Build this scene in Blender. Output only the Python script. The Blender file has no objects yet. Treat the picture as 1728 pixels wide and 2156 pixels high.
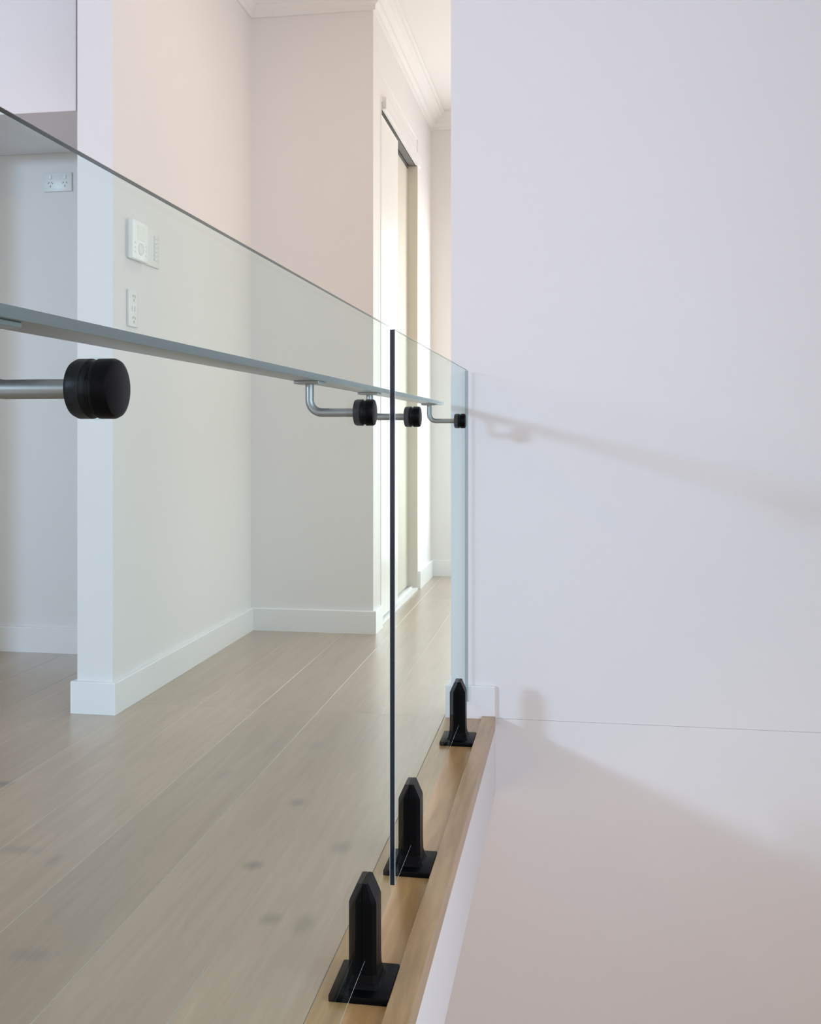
import bpy, bmesh, math, random
from mathutils import Vector, Matrix

C = bpy.context.scene.collection
S = bpy.context.scene
random.seed(4)

# ------------------------------------------------------------------ camera
F_PX, W_PX, H_PX = 2150.0, 1728.0, 2156.0
YAW = math.atan((1212 - 864) / F_PX)
cam = bpy.data.cameras.new('camera')
cam.sensor_fit = 'HORIZONTAL'
cam.sensor_width = 36.0
cam.lens = F_PX / W_PX * 36.0
cam.shift_y = -(H_PX / 2 - 908) / W_PX
cam.clip_start = 0.02
co = bpy.data.objects.new('camera', cam)
co.location = (0, 0, 0.86)
co.rotation_euler = (math.pi / 2, 0, YAW)
C.objects.link(co)
S.camera = co

# ------------------------------------------------------------------ world and lights
wd = bpy.data.worlds.new('overcast_sky')
S.world = wd
wd.use_nodes = True
bg = wd.node_tree.nodes['Background']
bg.inputs[0].default_value = (1.0, 0.85, 0.75, 1)
bg.inputs[1].default_value = 1.03


def area(name, loc, target, sx, sy, power, col):
    l = bpy.data.lights.new(name, 'AREA')
    l.shape = 'RECTANGLE'
    l.size, l.size_y = sx, sy
    l.energy = power
    l.color = col
    o = bpy.data.objects.new(name, l)
    o.location = loc
    d = Vector(target) - Vector(loc)
    o.rotation_euler = d.to_track_quat('-Z', 'Y').to_euler()
    C.objects.link(o)
    return o


# daylight through the living room window, the hall and entry windows, a hall downlight and added fill lamps
area('window_daylight', (-5.72, -3.55, 2.33), (-0.2, 3.0, 0.9), 1.0, 0.52, 305, (0.56, 0.74, 0.99))
area('hall_window_daylight', (0.95, 4.3, 1.15), (-0.85, 4.5, 0.8), 1.6, 1.5, 9, (0.96, 1.0, 0.90))
area('entry_daylight', (-0.27, 6.13, 1.08), (-0.27, 3.0, 1.0), 0.72, 1.9, 26, (0.90, 0.97, 1.0))
area('hall_sky_fill', (1.45, 3.95, 3.0), (-0.35, 3.75, 0.0), 1.2, 0.8, 64, (0.66, 0.86, 1.0))  # second lamp added outside the hall window to brighten floor and niche
area('stair_fill', (1.75, -0.6, 1.45), (-1.0, 0.2, 0.2), 3.2, 1.9, 72, (0.62, 0.77, 1.0))  # unseen fill lamp added to brighten the floor edge and lower wall
for nm, lx, ly, pw, cc in (('niche_fill', -0.62, 3.30, 3.2, (1.0, 0.75, 0.50)), ('hall_downlight', -0.2, 4.9, 0.6, (1.0, 0.6, 0.3)),
                           ('living_fill', -3.0, 0.8, 9, (1.0, 0.58, 0.28))):  # niche and living lamps are unseen fills added to brighten and warm the walls
    area(nm, (lx, ly, 2.715), (lx, ly, 0), 0.12, 0.12, pw, cc)

S.view_settings.view_transform = 'Standard'
S.view_settings.look = 'None'
S.view_settings.gamma = 1.0
S.view_settings.use_curve_mapping = False
S.view_settings.exposure = 0.0


# ------------------------------------------------------------------ materials
def nodes(name):
    m = bpy.data.materials.new(name)
    m.use_nodes = True
    nt = m.node_tree
    return m, nt, nt.nodes['Principled BSDF'], nt.nodes.new, nt.links.new


def plain(name, col, rough=0.5, metal=0.0, noise=0.02, scale=8.0, bump=0.0, bscale=300.0):
    m, nt, b, N, L = nodes(name)
    tc = N('ShaderNodeTexCoord')
    nz = N('ShaderNodeTexNoise')
    nz.inputs['Scale'].default_value = scale
    nz.inputs['Detail'].default_value = 3
    L(tc.outputs['Object'], nz.inputs['Vector'])
    mx = N('ShaderNodeMix')
    mx.data_type = 'RGBA'
    mx.inputs['A'].default_value = tuple(max(0, c * (1 - noise)) for c in col) + (1,)
    mx.inputs['B'].default_value = tuple(min(1, c * (1 + noise)) for c in col) + (1,)
    L(nz.outputs['Fac'], mx.inputs['Factor'])
    L(mx.outputs['Result'], b.inputs['Base Color'])
    b.inputs['Roughness'].default_value = rough
    b.inputs['Metallic'].default_value = metal
    if bump:
        n2 = N('ShaderNodeTexNoise')
        n2.inputs['Scale'].default_value = bscale
        L(tc.outputs['Object'], n2.inputs['Vector'])
        bp = N('ShaderNodeBump')
        bp.inputs['Strength'].default_value = bump
        bp.inputs['Distance'].default_value = 0.001
        L(n2.outputs['Fac'], bp.inputs['Height'])
        L(bp.outputs['Normal'], b.inputs['Normal'])
    return m


M_WALL = plain('wall_paint', (0.80, 0.775, 0.765), 0.65, noise=0.012, scale=2.0, bump=0.05)
M_CEIL = plain('ceiling_paint', (0.82, 0.80, 0.78), 0.8, noise=0.01, scale=2.0)
M_TRIM = plain('trim_gloss_paint', (0.83, 0.82, 0.82), 0.32, noise=0.01)
M_CAB = plain('cabinet_lacquer', (0.80, 0.79, 0.80), 0.3, noise=0.01)
M_DOOR = plain('door_paint', (0.84, 0.83, 0.80), 0.35, noise=0.01)
M_BLACK = plain('black_powder_coat', (0.0012, 0.0015, 0.002), 0.38, noise=0.2, scale=60, bump=0.12, bscale=900)
M_BLACK.node_tree.nodes['Principled BSDF'].inputs['Specular IOR Level'].default_value = 0.09
M_STEEL = plain('satin_steel', (0.31, 0.31, 0.305), 0.36, metal=0.9, noise=0.03, scale=40)
M_PLATE = plain('white_plastic', (0.82, 0.82, 0.80), 0.35, noise=0.005)
M_UNIT = plain('bright_white_plastic', (0.97, 0.97, 0.955), 0.25, noise=0.004)
M_SCREEN = plain('pale_display', (0.90, 0.91, 0.86), 0.12, noise=0.01)
M_GREY = plain('grey_print', (0.50, 0.51, 0.49), 0.5, noise=0.02)
M_SLOT = plain('dark_slot', (0.16, 0.16, 0.15), 0.6, noise=0.05)
M_ROBE_SHADE = plain('robe_shade_tan', (0.64, 0.60, 0.51), 0.7, noise=0.02)  # tan stands in for the shade inside the robe opening
M_RUBBER = plain('black_gasket', (0.012, 0.012, 0.012), 0.7, noise=0.1)
M_CARPET = plain('lower_floor_carpet', (0.52, 0.47, 0.43), 0.95, noise=0.15, scale=200)
M_FRAME = plain('window_frame_paint', (0.75, 0.75, 0.75), 0.4, noise=0.01)
M_SUB = plain('subfloor', (0.20, 0.16, 0.12), 0.9, noise=0.1)


def wood(name, c1, c2, rough, stretch, knots=(), vary=0.0, coat=0.0):
    m, nt, b, N, L = nodes(name)
    tc = N('ShaderNodeTexCoord')
    oi = N('ShaderNodeObjectInfo')
    mp = N('ShaderNodeMapping')
    mp.inputs['Scale'].default_value = (1.0, stretch, 1.0)
    L(tc.outputs['Object'], mp.inputs['Vector'])
    off = N('ShaderNodeVectorMath')
    off.operation = 'MULTIPLY_ADD'
    L(oi.outputs['Random'], off.inputs[0])
    off.inputs[1].default_value = (7.0, 13.0, 5.0)
    L(mp.outputs['Vector'], off.inputs[2])
    n1 = N('ShaderNodeTexNoise')
    n1.inputs['Scale'].default_value = 55
    n1.inputs['Detail'].default_value = 6
    n1.inputs['Roughness'].default_value = 0.65
    n1.inputs['Distortion'].default_value = 0.4
    L(off.outputs['Vector'], n1.inputs['Vector'])
    n2 = N('ShaderNodeTexNoise')
    n2.inputs['Scale'].default_value = 7
    n2.inputs['Detail'].default_value = 3
    n2.inputs['Distortion'].default_value = 1.0
    L(off.outputs['Vector'], n2.inputs['Vector'])
    ad = N('ShaderNodeMath')
    ad.operation = 'MULTIPLY_ADD'
    L(n1.outputs['Fac'], ad.inputs[0])
    ad.inputs[1].default_value = 0.55
    hf = N('ShaderNodeMath')
    hf.operation = 'MULTIPLY'
    L(n2.outputs['Fac'], hf.inputs[0])
    hf.inputs[1].default_value = 0.45
    L(hf.outputs[0], ad.inputs[2])
    rp = N('ShaderNodeValToRGB')
    rp.color_ramp.elements[0].position = 0.32
    rp.color_ramp.elements[1].position = 0.68
    rp.color_ramp.elements[0].color = (*c1, 1)
    rp.color_ramp.elements[1].color = (*c2, 1)
    L(ad.outputs[0], rp.inputs['Fac'])
    col = rp.outputs['Color']
    if vary:
        hs = N('ShaderNodeHueSaturation')
        mr = N('ShaderNodeMapRange')
        mr.inputs['To Min'].default_value = 1 - vary
        mr.inputs['To Max'].default_value = 1 + vary
        L(oi.outputs['Random'], mr.inputs['Value'])
        L(mr.outputs['Result'], hs.inputs['Value'])
        L(col, hs.inputs['Color'])
        col = hs.outputs['Color']
    for kx, ky, rx, ry, st in knots:
        sb = N('ShaderNodeVectorMath')
        sb.operation = 'SUBTRACT'
        L(tc.outputs['Object'], sb.inputs[0])
        sb.inputs[1].default_value = (kx, ky, 0)
        ml = N('ShaderNodeVectorMath')
        ml.operation = 'MULTIPLY'
        L(sb.outputs['Vector'], ml.inputs[0])
        ml.inputs[1].default_value = (1 / rx, 1 / ry, 0)
        ln = N('ShaderNodeVectorMath')
        ln.operation = 'LENGTH'
        L(ml.outputs['Vector'], ln.inputs[0])
        wob = N('ShaderNodeMath')
        wob.operation = 'MULTIPLY_ADD'
        L(n1.outputs['Fac'], wob.inputs[0])
        wob.inputs[1].default_value = 0.7
        L(ln.outputs['Value'], wob.inputs[2])
        mr = N('ShaderNodeMapRange')
        mr.interpolation_type = 'SMOOTHSTEP'
        mr.inputs['From Min'].default_value = 0.45
        mr.inputs['From Max'].default_value = 1.5
        mr.inputs['To Min'].default_value = st
        mr.inputs['To Max'].default_value = 0.0
        L(wob.outputs[0], mr.inputs['Value'])
        mx = N('ShaderNodeMix')
        mx.data_type = 'RGBA'
        L(mr.outputs['Result'], mx.inputs['Factor'])
        L(col, mx.inputs['A'])
        mx.inputs['B'].default_value = (0.10, 0.09, 0.08, 1)
        col = mx.outputs['Result']
    L(col, b.inputs['Base Color'])
    b.inputs['Roughness'].default_value = rough
    b.inputs['Coat Weight'].default_value = coat
    b.inputs['Coat Roughness'].default_value = 0.27
    b.inputs['Coat IOR'].default_value = 1.65
    bp = N('ShaderNodeBump')
    bp.inputs['Strength'].default_value = 0.12
    bp.inputs['Distance'].default_value = 0.001
    L(n1.outputs['Fac'], bp.inputs['Height'])
    L(bp.outputs['Normal'], b.inputs['Normal'])
    return m


KNOTS = [(-0.637, 2.292, 0.030, 0.034, 0.45), (-0.632, 1.947, 0.026, 0.028, 0.62), (-0.478, 2.058, 0.026, 0.045, 0.40),
         (-0.531, 1.738, 0.026, 0.030, 0.45), (-0.468, 1.730, 0.024, 0.050, 0.40), (-1.381, 2.297, 0.034, 0.030, 0.65),
         (-1.032, 1.909, 0.016, 0.040, 0.30), (-0.887, 1.556, 0.05, 0.03, 0.25), (-1.128, 1.941, 0.07, 0.03, 0.25),
         (-0.70, 2.72, 0.03, 0.05, 0.22), (-0.87, 2.45, 0.03, 0.05, 0.22)]
M_OAK = wood('pale_oak', (0.335, 0.237, 0.15), (0.45, 0.33, 0.22), 0.42, 0.07, KNOTS, vary=0.09, coat=0.8)
M_BEVEL_GLINT = plain('oak_bevel_glint', (0.50, 0.44, 0.35), 0.5, noise=0.05)  # pale colour imitates light caught along the board seams
M_HONEY = wood('honey_timber', (0.29, 0.165, 0.06), (0.53, 0.34, 0.16), 0.30, 0.09, vary=0.05, coat=0.3)


def glass_mat(name, tint):
    m = bpy.data.materials.new(name)
    m.use_nodes = True
    nt = m.node_tree
    N, L = nt.nodes.new, nt.links.new
    for n in list(nt.nodes):
        nt.nodes.remove(n)
    out = N('ShaderNodeOutputMaterial')
    tr = N('ShaderNodeBsdfTransparent')
    tr.inputs[0].default_value = (*tint, 1)
    gl = N('ShaderNodeBsdfGlossy')
    gl.inputs['Roughness'].default_value = 0.0
    gl.inputs['Color'].default_value = (0.96, 1.0, 1.0, 1)
    ge = N('ShaderNodeNewGeometry')
    dt = N('ShaderNodeVectorMath')
    dt.operation = 'DOT_PRODUCT'
    L(ge.outputs['Incoming'], dt.inputs[0])
    L(ge.outputs['Normal'], dt.inputs[1])
    ab = N('ShaderNodeMath')
    ab.operation = 'ABSOLUTE'
    L(dt.outputs['Value'], ab.inputs[0])
    iv = N('ShaderNodeMath')
    iv.operation = 'SUBTRACT'
    iv.inputs[0].default_value = 1.0
    L(ab.outputs[0], iv.inputs[1])
    pw = N('ShaderNodeMath')
    pw.operation = 'POWER'
    L(iv.outputs[0], pw.inputs[0])
    pw.inputs[1].default_value = 5.0
    sc = N('ShaderNodeMath')
    sc.operation = 'MULTIPLY_ADD'
    L(pw.outputs[0], sc.inputs[0])
    sc.inputs[1].default_value = 0.12
    sc.inputs[2].default_value = 0.012
    mx = N('ShaderNodeMixShader')
    L(sc.outputs[0], mx.inputs[0])
    L(tr.outputs[0], mx.inputs[1])
    L(gl.outputs[0], mx.inputs[2])
    L(mx.outputs[0], out.inputs['Surface'])
    return m


M_GLASS = glass_mat('clear_glass', (0.92, 0.977, 0.978))
M_CLEAR_EDGE = glass_mat('clear_glass_edge', (0.46, 0.57, 0.58))
M_EDGE = plain('dark_glass_edge', (0.006, 0.012, 0.022), 0.12, noise=0.3, scale=6)
M_ARRIS = plain('glass_arris_glint', (0.62, 0.70, 0.70), 0.2, noise=0.05)  # pale colour paints the highlight along the glass edges


# ------------------------------------------------------------------ mesh helpers
def box(bm, x0, x1, y0, y1, z0, z1, bev=0.0, seg=1, mi=0):
    vs = [bm.verts.new((x, y, z)) for x in (x0, x1) for y in (y0, y1) for z in (z0, z1)]
    fs = []
    for q in ((0, 1, 3, 2), (4, 6, 7, 5), (0, 4, 5, 1), (2, 3, 7, 6), (0, 2, 6, 4), (1, 5, 7, 3)):
        f = bm.faces.new([vs[i] for i in q])
        f.material_index = mi
        fs.append(f)
    if bev:
        es = list({e for f in fs for e in f.edges})
        bmesh.ops.bevel(bm, geom=es, offset=bev, segments=seg, affect='EDGES', profile=0.5)


def prism(bm, poly, axis, a, b, mi=0):
    """Extrude a closed polygon of 2-D points along an axis ('x','y','z') from a to b."""
    def p(u, v, w):
        return {'x': (w, u, v), 'y': (u, w, v), 'z': (u, v, w)}[axis]
    A = [bm.verts.new(p(u, v, a)) for u, v in poly]
    B = [bm.verts.new(p(u, v, b)) for u, v in poly]
    n = len(poly)
    fs = [bm.faces.new(A[::-1]), bm.faces.new(B)]
    for i in range(n):
        fs.append(bm.faces.new((A[i], A[(i + 1) % n], B[(i + 1) % n], B[i])))
    for f in fs:
        f.material_index = mi
    return fs


def sweep(bm, sections):
    """Join rings of equal length into a closed skin."""
    rings = [[bm.verts.new(p) for p in s] for s in sections]
    n = len(rings[0])
    for a, b in zip(rings, rings[1:]):
        for i in range(n):
            bm.faces.new((a[i], a[(i + 1) % n], b[(i + 1) % n], b[i]))
    bm.faces.new(rings[0][::-1])
    bm.faces.new(rings[-1])


def lathe_x(bm, prof, cy, cz, n=36):
    """Turned solid about an X axis through (cy, cz); prof is a list of (x, radius)."""
    sweep(bm, [[(x, cy + r * math.cos(2 * math.pi * i / n), cz + r * math.sin(2 * math.pi * i / n)) for i in range(n)] for x, r in prof])


def obj(name, bm, mats, parent=None, smooth=0.0):
    bmesh.ops.recalc_face_normals(bm, faces=bm.faces)
    me = bpy.data.meshes.new(name)
    bm.to_mesh(me)
    bm.free()
    for m in (mats if isinstance(mats, (list, tuple)) else [mats]):
        me.materials.append(m)
    if smooth:
        me.polygons.foreach_set('use_smooth', [True] * len(me.polygons))
        me.set_sharp_from_angle(angle=math.radians(smooth))
    o = bpy.data.objects.new(name, me)
    C.objects.link(o)
    if parent is not None:
        o.parent = parent
    return o


def boxes(name, mats, parent, *bs, bev=0.0, seg=1):
    bm = bmesh.new()
    for b in bs:
        box(bm, *b, bev=bev, seg=seg)
    return obj(name, bm, mats, parent, smooth=40 if seg > 1 else 0)


def struct(o):
    o['kind'] = 'structure'
    return o


def thing(name, label, cat, loc, group=None):
    o = bpy.data.objects.new(name, None)
    o.empty_display_size = 0.05
    o.location = loc
    o['label'] = label
    o['category'] = cat
    if group:
        o['group'] = group
    C.objects.link(o)
    return o


# ------------------------------------------------------------------ the setting
CEIL = 2.74
XS = -0.2375                       # stairwell side of the floor edge
YB = 3.063                         # big wall behind the stairwell
XN0, XN1 = -1.506, -1.391          # the wall stub beside the alcove
YN0, YNI = 2.923, 4.26             # its front end and the niche's back wall
XH, YE = -0.85, 6.02               # hall wall and hall end wall

struct(boxes('wall_back', M_WALL, None, (-0.372, 1.32, YB, YB + 0.115, 0, CEIL)))
struct(boxes('wall_lower', M_WALL, None, (-0.60, 1.32, YB - 0.0014, YB + 0.115, -2.72, -0.0006)))
struct(boxes('wall_left', M_WALL, None, (XN0, XN1, YN0, YNI, 0, CEIL)))
struct(boxes('wall_niche', M_WALL, None, (XN0, XH, YNI, YNI + 0.115, 0, CEIL)))
struct(boxes('wall_alcove', M_WALL, None, (-2.64, XN0, 3.70, 3.80, 0, CEIL)))
struct(boxes('wall_alcove_side', M_WALL, None, (-2.64, -2.53, YN0, 3.70, 0, CEIL)))
struct(boxes('wall_kitchen', M_WALL, None, (-5.6, -2.64, YN0, YN0 + 0.1, 0, CEIL)))
# hall wall with a square-set opening for the sliding robe doors
Y0, Y1, ZD = 4.425, 5.50, 2.355
struct(boxes('wall_hall', M_WALL, None, (XH - 0.09, XH, YNI + 0.115, Y0, 0, CEIL), (XH - 0.09, XH, Y1, YE, 0, CEIL),
             (XH - 0.09, XH - 0.005, Y0, Y1, ZD - 0.02, 2.448), (XH - 0.09, XH, Y0, Y1, 2.448, CEIL)))
EX0, EX1, EZ1 = -0.65, 0.11, 2.06
struct(boxes('wall_end', M_WALL, None, (-1.6, EX0, YE, YE + 0.1, 0, CEIL), (EX1, 0.57, YE, YE + 0.1, 0, CEIL),
             (EX0, EX1, YE, YE + 0.1, EZ1, CEIL), (EX0, EX1, YE, YE + 0.1, 0, 0.06)))
# right wall of the stairwell and of the hall (window opening in the hall)
RY0, RY1, RZW0, RZW1 = -2.6, 1.4, 0.25, 2.45
struct(boxes('wall_right', M_WALL, None, (1.2, 1.32, -5.0, RY0, -2.72, CEIL), (1.2, 1.32, RY1, YB, -2.72, CEIL),
             (1.2, 1.32, RY0, RY1, -2.72, RZW0), (1.2, 1.32, RY0, RY1, RZW1, CEIL)))
struct(boxes('wall_hall_right', M_WALL, None, (0.45, 0.57, YB + 0.115, 3.40, 0, CEIL), (0.45, 0.57, 5.30, YE, 0, CEIL),
             (0.45, 0.57, 3.40, 5.30, 2.06, CEIL), (0.45, 0.57, 3.40, 5.30, 0, 0.06)))
# living room wall with its window
WY0, WY1, WZ0, WZ1 = -4.12, -2.98, 1.92, 2.70
struct(boxes('wall_living', M_WALL, None, (-5.7, -5.6, -5.0, WY0, 0, CEIL), (-5.7, -5.6, WY1, YN0 + 0.1, 0, CEIL),
             (-5.7, -5.6, WY0, WY1, 0, WZ0), (-5.7, -5.6, WY0, WY1, WZ1, CEIL)))
w1 = struct(bpy.data.objects.new('window_1', None))
w1.location = (-5.65, (WY0 + WY1) / 2, WZ0)
C.objects.link(w1)


def part_at(o, root):
    o.location = -root.location
    return o




def frame(root, axis, at, a0, a1, z0, z1, w=0.04, d=0.03):
    for u0, u1, v0, v1 in ((a0, a0 + w, z0, z1), (a1 - w, a1, z0, z1), (a0 + w, a1 - w, z0, z0 + w), (a0 + w, a1 - w, z1 - w, z1)):
        b = (at - d, at + d, u0, u1, v0, v1) if axis == 'x' else (u0, u1, at - d, at + d, v0, v1)
        part_at(boxes('window_frame', M_FRAME, root, b), root)


def window(name, loc):
    w = struct(bpy.data.objects.new(name, None))
    w.location = loc
    C.objects.link(w)
    return w


frame(w1, 'x', -5.65, WY0, WY1, WZ0, WZ1)
frame(window('added_window_2', (1.26, (RY0 + RY1) / 2, RZW0)), 'x', 1.26, RY0, RY1, RZW0, RZW1)  # unseen stairwell window, added to let in fill light
frame(window('window_3', (0.51, 4.35, 0.06)), 'x', 0.51, 3.40, 5.30, 0.06, 2.06)
frame(window('window_4', ((EX0 + EX1) / 2, YE + 0.05, 0.06)), 'y', YE + 0.05, EX0, EX1, 0.06, EZ1)
struct(boxes('ceiling', M_CEIL, None, (-5.7, 1.32, -5.0, YE + 0.1, CEIL, CEIL + 0.08)))

# floor slab and oak boards
fl = struct(boxes('floor', M_SUB, None, (-5.6, -0.40, -5.0, YE, -0.20, -0.015), (-0.40, 0.57, YB + 0.115, YE, -0.20, -0.015)))


def plank(x0, x1, y0, y1):
    c = 0.0011
    bm = bmesh.new()
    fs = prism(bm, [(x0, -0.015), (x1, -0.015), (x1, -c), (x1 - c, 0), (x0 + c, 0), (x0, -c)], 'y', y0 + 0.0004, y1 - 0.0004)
    fs[4].material_index = fs[6].material_index = 1   # micro-bevels, the light they catch painted in as paler oak
    return obj('plank', bm, [M_OAK, M_BEVEL_GLINT], fl)


PW = 0.1946
XF = -0.391
k = 0
x1 = XF
while x1 > -5.6:
    x0 = max(x1 - PW, -5.6)
    if x1 > -1.40:
        cuts = [-5.0, -2.9, -0.75, 3.048, 5.2, YE]
    else:
        y, cuts = -5.0 + random.uniform(0.4, 1.8), [-5.0]
        while y < YE - 0.3:
            cuts.append(y)
            y += 2.1
        cuts.append(YE)
    if x1 <= -2.64:
        cuts = [c for c in cuts if c < YN0 - 0.4] + [YN0]
    elif x1 <= XN1 - 0.01:
        cuts = [c for c in cuts if c < 3.3] + [3.70]
    for a, b in zip(cuts, cuts[1:]):
        plank(x0, x1, a, b)
    x1 -= PW
x0 = XF
while x0 < 0.45:
    xb = min(x0 + PW, 0.45)
    y = 4.4 + random.uniform(-0.6, 0.8)
    plank(x0, xb, YB + 0.115, y)
    plank(x0, xb, y, YE)
    x0 += PW

# timber board along the floor edge, raised lip and white floor edge
bm = bmesh.new()
box(bm, XF + 0.0005, -0.2765, -2.0, YB - 0.0016, -0.02, 0.0, bev=0.001)
box(bm, XF + 0.0005, -0.375, YB - 0.0016, YB + 0.115, -0.02, 0.0)
struct(obj('trim_1', bm, M_HONEY))
bm = bmesh.new()
box(bm, -0.2765, XS + 0.0005, -2.0, YB - 0.0155, -0.03, 0.0095, bev=0.0015, seg=2)
struct(obj('trim_2', bm, M_HONEY))
struct(boxes('trim_3', M_WALL, None, (-1.0, XS, -2.0, YB - 0.0016, -0.224, -0.0205)))
struct(boxes('floor_lower', M_CARPET, None, (-3.0, 1.2, -5.0, YB, -2.8, -2.72)))

# skirting boards
T, HB = 0.015, 0.097


def skirt_bm(segs):
    bm = bmesh.new()
    for pts in segs:
        # pts: (ax, ay, bx, by, nx, ny): run from a to b on the wall face, n points into the room
        ax, ay, bx, by, nx, ny = pts
        rings = []
        for px, py in ((ax, ay), (bx, by)):
            rings.append([(px, py, 0), (px + nx * T, py + ny * T, 0), (px + nx * T, py + ny * T, HB - 0.003),
                          (px + nx * (T - 0.003), py + ny * (T - 0.003), HB), (px, py, HB)])
        sweep(bm, rings)
    return bm


struct(obj('baseboard_left', skirt_bm([(XN0 - T, YN0, XN1 + T, YN0, 0, -1), (XN1, YN0, XN1, YNI - T, 1, 0), (XN0, YN0, XN0, 3.70 - T, -1, 0)]), M_TRIM))
struct(obj('baseboard_niche', skirt_bm([(XN1, YNI, XH + T, YNI, 0, -1)]), M_TRIM))
struct(obj('baseboard_hall', skirt_bm([(XH, YNI, XH, Y0 - 0.02, 1, 0), (XH, Y1, XH, YE - T, 1, 0)]), M_TRIM))
struct(obj('baseboard_end', skirt_bm([(XH, YE, EX0 - 0.03, YE, 0, -1), (EX1 + 0.03, YE, 0.45, YE, 0, -1)]), M_TRIM))
struct(obj('baseboard_alcove', skirt_bm([(-2.53, 3.70, XN0 - T, 3.70, 0, -1)]), M_TRIM))
struct(obj('baseboard_back', skirt_bm([(-0.372 - T, YB, -0.2385, YB, 0, -1), (-0.372, YB, -0.372, YB + 0.115, -1, 0)]), M_TRIM))

# stepped cornices
CP = [(0, 0), (0.010, 0), (0.012, 0.020), (0.026, 0.030), (0.030, 0.046), (0.052, 0.060), (0.074, 0.064), (0.078, 0.080), (0.090, 0.082), (0.090, 0.092), (0, 0.092)]
ZC = CEIL - 0.092


def cornice(name, ax, ay, bx, by, nx, ny, ca, cb):
    """Mitred moulding; ca / cb shift each end along the run in proportion to the projection."""
    tx, ty = bx - ax, by - ay
    l = math.hypot(tx, ty)
    tx, ty = tx / l, ty / l
    bm = bmesh.new()
    rings = []
    for px, py, cc in ((ax, ay, ca), (bx, by, cb)):
        rings.append([(px + nx * u + tx * u * cc, py + ny * u + ty * u * cc, ZC + v) for u, v in CP])
    sweep(bm, rings)
    return struct(obj(name, bm, M_CEIL))


cornice('trim_4', XN1, YN0, XN1, YNI, 1, 0, -1, -1)
cornice('trim_5', XN1, YNI, XH, YNI, 0, -1, 1, 1)
cornice('trim_6', XH, YNI, XH, YE, 1, 0, -1, -1)
cornice('trim_7', XH, YE, 0.45, YE, 0, -1, 1, 0)

# sliding robe doors in the hall
d1 = struct(bpy.data.objects.new('door_1', None))
d1.location = (XH - 0.03, (Y0 + Y1) / 2, 0)
C.objects.link(d1)
for nm, mt, bs in (
        ('door_panel', M_DOOR, [(XH - 0.045, XH - 0.012, Y0 + 0.012, 4.94, 0.022, 2.285)]),
        ('door_panel', M_ROBE_SHADE, [(XH - 0.083, XH - 0.052, 4.90, Y1 - 0.022, 0.022, 2.285)]),
        ('pelmet', M_TRIM, [(XH - 0.008, XH + 0.012, Y0 + 0.07, Y1 + 0.045, 2.303, 2.357)]),
        ('jamb', M_ROBE_SHADE, [(XH - 0.088, XH + 0.001, Y1 - 0.02, Y1, 0.0, 2.30)]),
        ('jamb', M_TRIM, [(XH - 0.088, XH + 0.003, Y0, Y0 + 0.01, 0.0, 2.34)]),
        ('top_track', M_SLOT, [(XH - 0.088, XH - 0.05, Y0 + 0.012, Y1 - 0.022, 2.29, 2.33), (XH - 0.044, XH - 0.012, Y0 + 0.012, Y1 - 0.022, 2.30, 2.33)]),
        ('floor_track', M_TRIM, [(XH - 0.09, XH + 0.004, Y0 + 0.012, Y1 - 0.022, 0.0005, 0.012), (XH - 0.035, XH - 0.025, Y0 + 0.012, Y1 - 0.022, 0.012, 0.020),
                                 (XH - 0.075, XH - 0.065, Y0 + 0.012, Y1 - 0.022, 0.012, 0.020)])):
    part_at(boxes(nm, mt, d1, *bs), d1)
struct(boxes('wall_robe', M_ROBE_SHADE, None, (-1.6, -1.5, YNI + 0.115, YE, 0, 2.40), (-1.5, XH - 0.09, 5.56, 5.62, 0, 2.40), (-1.5, XH - 0.09, YNI + 0.12, 5.56, 2.38, 2.42)))

# ------------------------------------------------------------------ overhead cabinet in the alcove
t = thing('overhead_cabinet', 'smooth white overhead cabinet above the empty fridge alcove at the upper left', 'cabinet', (-2.0, 3.45, 1.941))
for nm, bs, bv in (('carcass', [(-2.528, -1.508, 3.235, 3.698, 1.941, CEIL - 0.004)], 0.0),
                   ('filler_panel', [(-1.656, -1.508, 3.216, 3.235, 1.941, CEIL - 0.004)], 0.001),
                   ('door', [(-2.527, -1.661, 3.213, 3.233, 1.939, CEIL - 0.006)], 0.0012)):
    bm = bmesh.new()
    for b in bs:
        box(bm, *b, bev=bv)
    part_at(obj(nm, bm, M_CAB, t), t)

# ------------------------------------------------------------------ glass panels
GX0, GX1 = -0.3274, -0.3174
GC = (GX0 + GX1) / 2
ZG0, ZG1 = 0.051, 1.042


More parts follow.
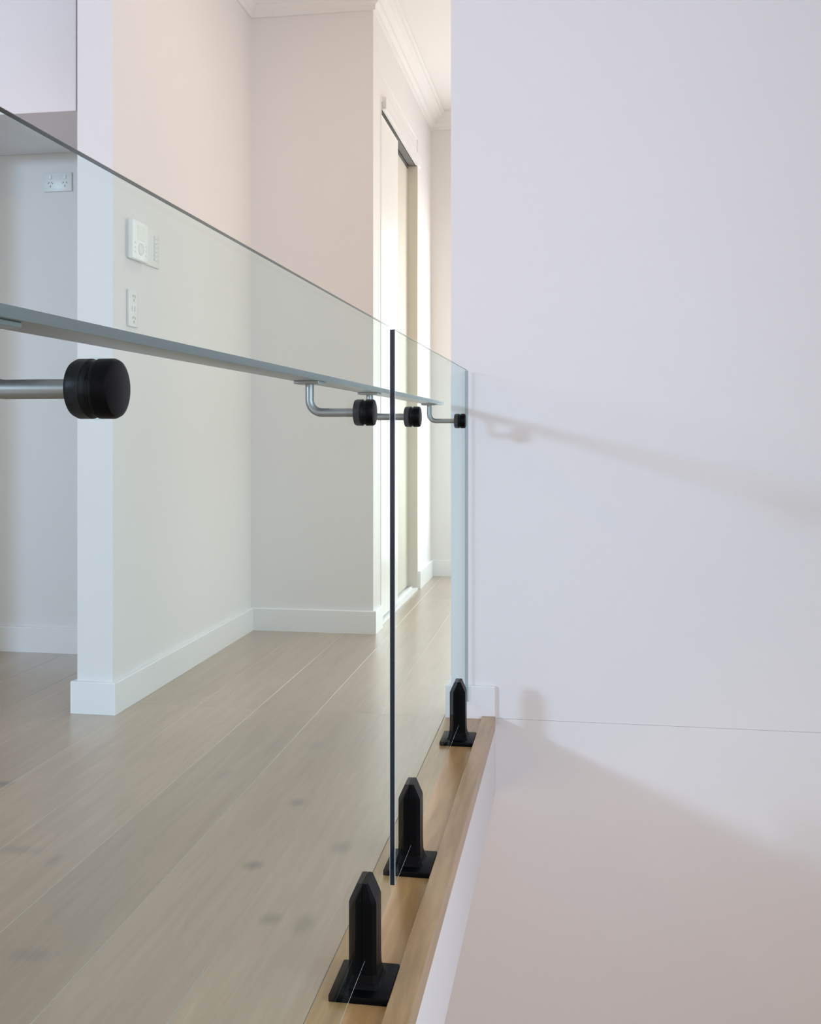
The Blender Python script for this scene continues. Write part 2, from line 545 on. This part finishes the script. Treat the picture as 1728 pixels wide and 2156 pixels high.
def glass_panel(label, y0, y1, holes, notches, end, rh=0.0218):
    bm = bmesh.new()
    A = 0.03
    ar = 0.0008
    n = 16
    hz = 0.889

    def quad(x, ya, yb, za, zb, mi=0):
        f = bm.faces.new([bm.verts.new(p) for p in ((x, ya, za), (x, yb, za), (x, yb, zb), (x, ya, zb))])
        f.material_index = mi
    NW, NT = 0.0256, 0.1688                      # cut-outs hidden inside the spigot posts
    for x in (GX0, GX1):
        ys = sorted([y0 + ar, y1 - ar] + [v for h in holes for v in (h - A, h + A)] + [v for q in notches for v in (q - NW, q + NW)])
        zs = [ZG0 + ar, NT, hz - A, hz + A, ZG1 - ar]
        for ya, yb in zip(ys, ys[1:]):
            for za, zb in zip(zs, zs[1:]):
                yc, zc = (ya + yb) / 2, (za + zb) / 2
                if any(abs(yc - h) < A for h in holes) and abs(zc - hz) < A:
                    continue
                if any(abs(yc - q) < NW for q in notches) and zc < NT:
                    continue
                quad(x, ya, yb, za, zb)
        for hc in holes:
            ci, sq = [], []
            for j in range(n):
                an = 2 * math.pi * (j + 0.5) / n
                c_, s_ = math.cos(an), math.sin(an)
                m_ = max(abs(c_), abs(s_))
                ci.append((x, hc + rh * c_, hz + rh * s_))
                sq.append((x, hc + A * c_ / m_, hz + A * s_ / m_))
            for j in range(n):
                jj = (j + 1) % n
                bm.faces.new([bm.verts.new(p) for p in (ci[j], ci[jj], sq[jj], sq[j])])
                on_y = lambda p: abs(abs(p[1] - hc) - A) < 1e-6
                if on_y(sq[j]) != on_y(sq[jj]):
                    cy, cz = hc + math.copysign(A, sq[j][1] - hc), hz + math.copysign(A, sq[j][2] - hz)
                    bm.faces.new([bm.verts.new(p) for p in (sq[j], sq[jj], (x, cy, cz))])
    for h in holes:
        pts = [(h + rh * math.cos(2 * math.pi * (j + 0.5) / n), hz + rh * math.sin(2 * math.pi * (j + 0.5) / n)) for j in range(n)]
        for j in range(n):
            p, q = pts[j], pts[(j + 1) % n]
            f = bm.faces.new([bm.verts.new(v) for v in ((GX0, *p), (GX1, *p), (GX1, *q), (GX0, *q))])
            f.material_index = 0

    def strip(pts, mi):
        f = bm.faces.new([bm.verts.new(v) for v in pts])
        f.material_index = mi
    # polished edges: a dark face between two pale arrises
    for y, yo in ((y0, ar), (y1, -ar)):
        strip([(GX0 + ar, y, ZG0 + ar), (GX1 - ar, y, ZG0 + ar), (GX1 - ar, y, ZG1 - ar), (GX0 + ar, y, ZG1 - ar)], 1 if y == y0 else end)
        for xa, xb in ((GX0, GX0 + ar), (GX1, GX1 - ar)):
            strip([(xa, y + yo, ZG0 + ar), (xb, y, ZG0 + ar), (xb, y, ZG1 - ar), (xa, y + yo, ZG1 - ar)], 2 if y == y0 else end)
    cuts = [y0] + [v for q in notches for v in (q - NW, q + NW)] + [y1]
    for z, zo in ((ZG0, ar), (ZG1, -ar)):
        top = z == ZG1
        for ya, yb in ([(y0, y1)] if top else list(zip(cuts, cuts[1:]))[::2]):
            xm = GX1 - 0.0062 if top else GX1 - ar
            if top:
                strip([(xm, ya, z), (GX1 - ar, ya, z), (GX1 - ar, yb, z), (xm, yb, z)], 1)
            strip([(GX0 + ar, ya, z), (xm, ya, z), (xm, yb, z), (GX0 + ar, yb, z)], 0)
            for xa, xb in ((GX0, GX0 + ar), (GX1, GX1 - ar)):
                mi = 1 if (top and xa == GX1) else (0 if top or xa == GX0 else 2)
                strip([(xa, ya, z + zo), (xb, ya, z), (xb, yb, z), (xa, yb, z + zo)], mi)
    o = obj('glass_balustrade', bm, [M_GLASS, M_EDGE, M_ARRIS, M_CLEAR_EDGE])
    o['label'] = label
    o['category'] = 'glass balustrade'
    o['group'] = 'frameless glass balustrade panels'
    return o


BR = [0.654, 1.55, 2.019, 2.868]
SP = [1.552, 1.995, 2.822]
glass_panel('large clear glass balustrade panel nearest, with dark green top edge crossing the left half', -0.05, 1.745, BR[:2], SP[:1], 0)
glass_panel('narrower clear glass balustrade panel beyond the dark seam, next to the white wall', 1.79, 3.04, BR[2:], SP[1:], 3)


# ------------------------------------------------------------------ spigots
def make_spigot():
    r = thing('glass_spigot', '', 'spigot', (GC, 0, 0.0), 'black spigots holding the glass')
    bm = bmesh.new()
    box(bm, -0.046, 0.0455, -0.053, 0.053, 0.0002, 0.011, bev=0.0018, seg=2)
    obj('base_plate', bm, M_BLACK, r, smooth=35)
    # post: two pointed cheeks either side of the glass, joined below it
    hw, hd, ch, sl = 0.0215, 0.025, 0.006, 0.0005
    bm = bmesh.new()

    def ring(z, w, d, c):
        return [(w, -d + c, z), (w, d - c, z), (w - c, d, z), (-w + c, d, z), (-w, d - c, z), (-w, -d + c, z), (-w + c, -d, z), (w - c, -d, z)]
    sweep(bm, [ring(0.011, hw + 0.007, hd + 0.007, ch), ring(0.016, hw + 0.004, hd + 0.004, ch), ring(0.030, hw + 0.0008, hd + 0.0008, ch), ring(0.050, hw, hd, ch)])
    for sgn in (1, -1):
        def cheek(z, w, d, c):
            p = [(sl, -d, z), (w - c, -d, z), (w, -d + c, z), (w, d - c, z), (w - c, d, z), (sl, d, z)]
            return [(sgn * x, y, zz) for x, y, zz in p]
        sweep(bm, [cheek(0.050, hw, hd, ch), cheek(0.138, hw, hd, ch), cheek(0.143, hw - 0.0016, hd, ch), cheek(0.168, 0.0085, hd - 0.003, 0.003)])
    obj('post', bm, M_BLACK, r)
    return r


def dup(root):
    r = root.copy()
    C.objects.link(r)
    for ch_ in list(root.children):
        c_ = ch_.copy()
        C.objects.link(c_)
        c_.parent = r
        for g_ in ch_.children:
            d_ = g_.copy()
            C.objects.link(d_)
            d_.parent = c_
    return r


sp0 = make_spigot()
for i, (y, lab) in enumerate(((SP[0], 'nearest black spigot at the bottom of the picture, clamping the large glass panel'),
                              (SP[1], 'middle black spigot just beyond the dark seam between the glass panels'),
                              (SP[2], 'farthest and smallest black spigot, in front of the white skirting'))):
    s_ = sp0 if i == 0 else dup(sp0)
    s_.location.y = y
    s_['label'] = lab

# ------------------------------------------------------------------ handrail and its brackets
RX0, RX1, RZ0, RZ1 = -0.433, -0.386, 0.938, 0.9475
bm = bmesh.new()
box(bm, RX0, RX1, 0.0, 3.02, RZ0, RZ1, bev=0.0008, seg=2)
hr = obj('handrail', bm, M_STEEL, smooth=30)
hr['label'] = 'flat grey metal handrail bar running along behind the glass panels'
hr['category'] = 'handrail'


def make_bracket():
    r = thing('handrail_bracket', '', 'bracket', (GC, 0, 0.889), 'brackets carrying the handrail')
    # bent round arm in the local frame: disc at x=0, riser at x=-0.088
    xr, zr, ra, cr, n = -0.088, 0.046, 0.0068, 0.020, 20
    path = [(-0.013, 0.0), (xr + cr, 0.0)]
    for i in range(1, 9):
        a = math.pi / 2 * i / 8
        path.append((xr + cr - cr * math.sin(a), cr - cr * math.cos(a)))
    path.append((xr, zr - 0.0005))
    bm = bmesh.new()
    rings = []
    for i, (px, pz) in enumerate(path):
        a = path[max(0, i - 1)]
        b = path[min(len(path) - 1, i + 1)]
        d = Vector((b[0] - a[0], 0, b[1] - a[1])).normalized()
        u = Vector((0, 1, 0))
        v = d.cross(u)
        rings.append([tuple(Vector((px, 0, pz)) + u * ra * math.cos(2 * math.pi * j / n) + v * ra * math.sin(2 * math.pi * j / n)) for j in range(n)])
    sweep(bm, rings)
    obj('arm', bm, M_STEEL, r, smooth=50)
    bm = bmesh.new()
    box(bm, xr - 0.020, xr + 0.020, -0.022, 0.022, zr - 0.0018, zr + 0.0029, bev=0.0008)
    obj('saddle_plate', bm, M_STEEL, r)
    R = 0.0206
    for a, b in ((-1, 0), (1, 0)):
        bm = bmesh.new()
        if a < 0:
            pr = [(-0.0002, 0.0185), (-0.0010, 0.0187), (-0.0030, R), (-0.0120, R), (-0.0150, R - 0.0015), (-0.0162, R - 0.005)]
        else:
            pr = [(0.0002, 0.0185), (0.0010, 0.0187), (0.0030, R), (0.0128, R), (0.0152, R - 0.0012), (0.0162, R - 0.004)]
        lathe_x(bm, pr, 0, 0, 40)
        obj('clamp_disc', bm, M_BLACK, r, smooth=35)
    return r


br0 = make_bracket()
for i, (y, lab) in enumerate(zip(BR, ('nearest and largest handrail bracket with black clamp disc, at the far left',
                                      'second handrail bracket, its black clamp disc just left of the dark glass seam',
                                      'third handrail bracket, its black clamp disc just right of the dark glass seam',
                                      'farthest and smallest handrail bracket, its black disc beside the white wall'))):
    b_ = br0 if i == 0 else dup(br0)
    b_.location.y = y
    b_['label'] = lab

# ------------------------------------------------------------------ fittings on the left wall
WF = XN1
t = thing('wall_controller', 'bright white wall controller with pale screen and dial, standing proud of the wall', 'thermostat', (WF, 3.078, 1.404))
L0 = t.location


def wpart(name, mat, parent, *bs, bev=0.0, seg=1, root=None):
    return part_at(boxes(name, mat, parent, *bs, bev=bev, seg=seg), root or t)


wpart('mounting_plate', M_PLATE, t, (WF, WF + 0.005, 3.022, 3.134, 1.408, 1.524))
wpart('body', M_UNIT, t, (WF + 0.005, WF + 0.022, 3.019, 3.137, 1.404, 1.527), bev=0.003, seg=3)
wpart('screen', M_SCREEN, t, (WF + 0.022, WF + 0.0226, 3.052, 3.110, 1.468, 1.514), bev=0.0002)
bm = bmesh.new()
lathe_x(bm, [(WF + 0.022, 0.020), (WF + 0.0238, 0.0195), (WF + 0.0242, 0.018), (WF + 0.0228, 0.0165), (WF + 0.0228, 0.005)], 3.078, 1.440, 32)
part_at(obj('dial', bm, M_PLATE, t, smooth=35), t)
for yy in (3.036, 3.120):
    for zz in (1.425, 1.440, 1.455):
        wpart('button', M_PLATE, t, (WF + 0.022, WF + 0.0234, yy - 0.004, yy + 0.004, zz - 0.003, zz + 0.003), bev=0.0005)

t2 = thing('switch_plate', 'flat pale switch plate with a column of small rockers, right of the wall controller', 'switch', (WF, 3.205, 1.406))
part_at(boxes('plate', M_PLATE, t2, (WF, WF + 0.007, 3.148, 3.262, 1.406, 1.526), bev=0.002, seg=2), t2)
for i in range(6):
    zz = 1.428 + i * 0.0142
    ro = part_at(boxes('rocker', M_PLATE, t2, (WF + 0.007, WF + 0.0095, 3.216, 3.240, zz, zz + 0.0105), bev=0.0006), t2)
    part_at(boxes('rocker_mark', M_GREY, t2, (WF + 0.007, WF + 0.0074, 3.240, 3.246, zz + 0.002, zz + 0.0085)), t2)


def outlet(name, label, loc, rot, upright):
    """Double socket; local frame: x across, z up, -y out of the wall."""
    r = thing(name, label, 'power outlet', loc, None)
    r.rotation_euler = (0, 0, rot)
    w, h = (0.0365, 0.058) if upright else (0.058, 0.0365)
    boxes('plate', M_PLATE, r, (-w, w, -0.008, 0.0, -h, h), bev=0.0022, seg=2)
    for s in (-1, 1):
        cx, cz = (0.0, s * 0.034) if upright else (s * 0.030, -0.008)
        bm = bmesh.new()
        for dx, dz, an in ((-0.0075, 0.005, 0.5), (0.0075, 0.005, -0.5), (0.0, -0.008, 0.0)):
            m4 = Matrix.Translation((cx + dx, -0.0081, cz + dz)) @ Matrix.Rotation(an, 4, 'Y')
            q = [(-0.0012, 0, -0.0042), (0.0012, 0, -0.0042), (0.0012, 0, 0.0042), (-0.0012, 0, 0.0042)]
            A = [bm.verts.new(m4 @ Vector((x, -0.0004, z))) for x, _, z in q]
            B = [bm.verts.new(m4 @ Vector((x, 0.001, z))) for x, _, z in q]
            bm.faces.new(A)
            bm.faces.new(B[::-1])
            for j in range(4):
                bm.faces.new((A[j], A[(j + 1) % 4], B[(j + 1) % 4], B[j]))
        obj('socket_slots', bm, M_SLOT, r)
        bx, bz = (s * 0.009, 0.0) if upright else (s * 0.030, 0.020)
        boxes('switch_rocker', M_PLATE, r, (bx - 0.005, bx + 0.005, -0.0108, -0.008, bz - 0.008, bz + 0.008), bev=0.0008)
    return r


outlet('power_outlet', 'white upright double power outlet on the wall below the controller', (WF, 3.057, 1.249), math.pi / 2, True)
outlet('power_outlet', 'white wide double power outlet high on the alcove wall, under the overhead cabinet', (-1.984, 3.70, 1.827), 0.0, False)
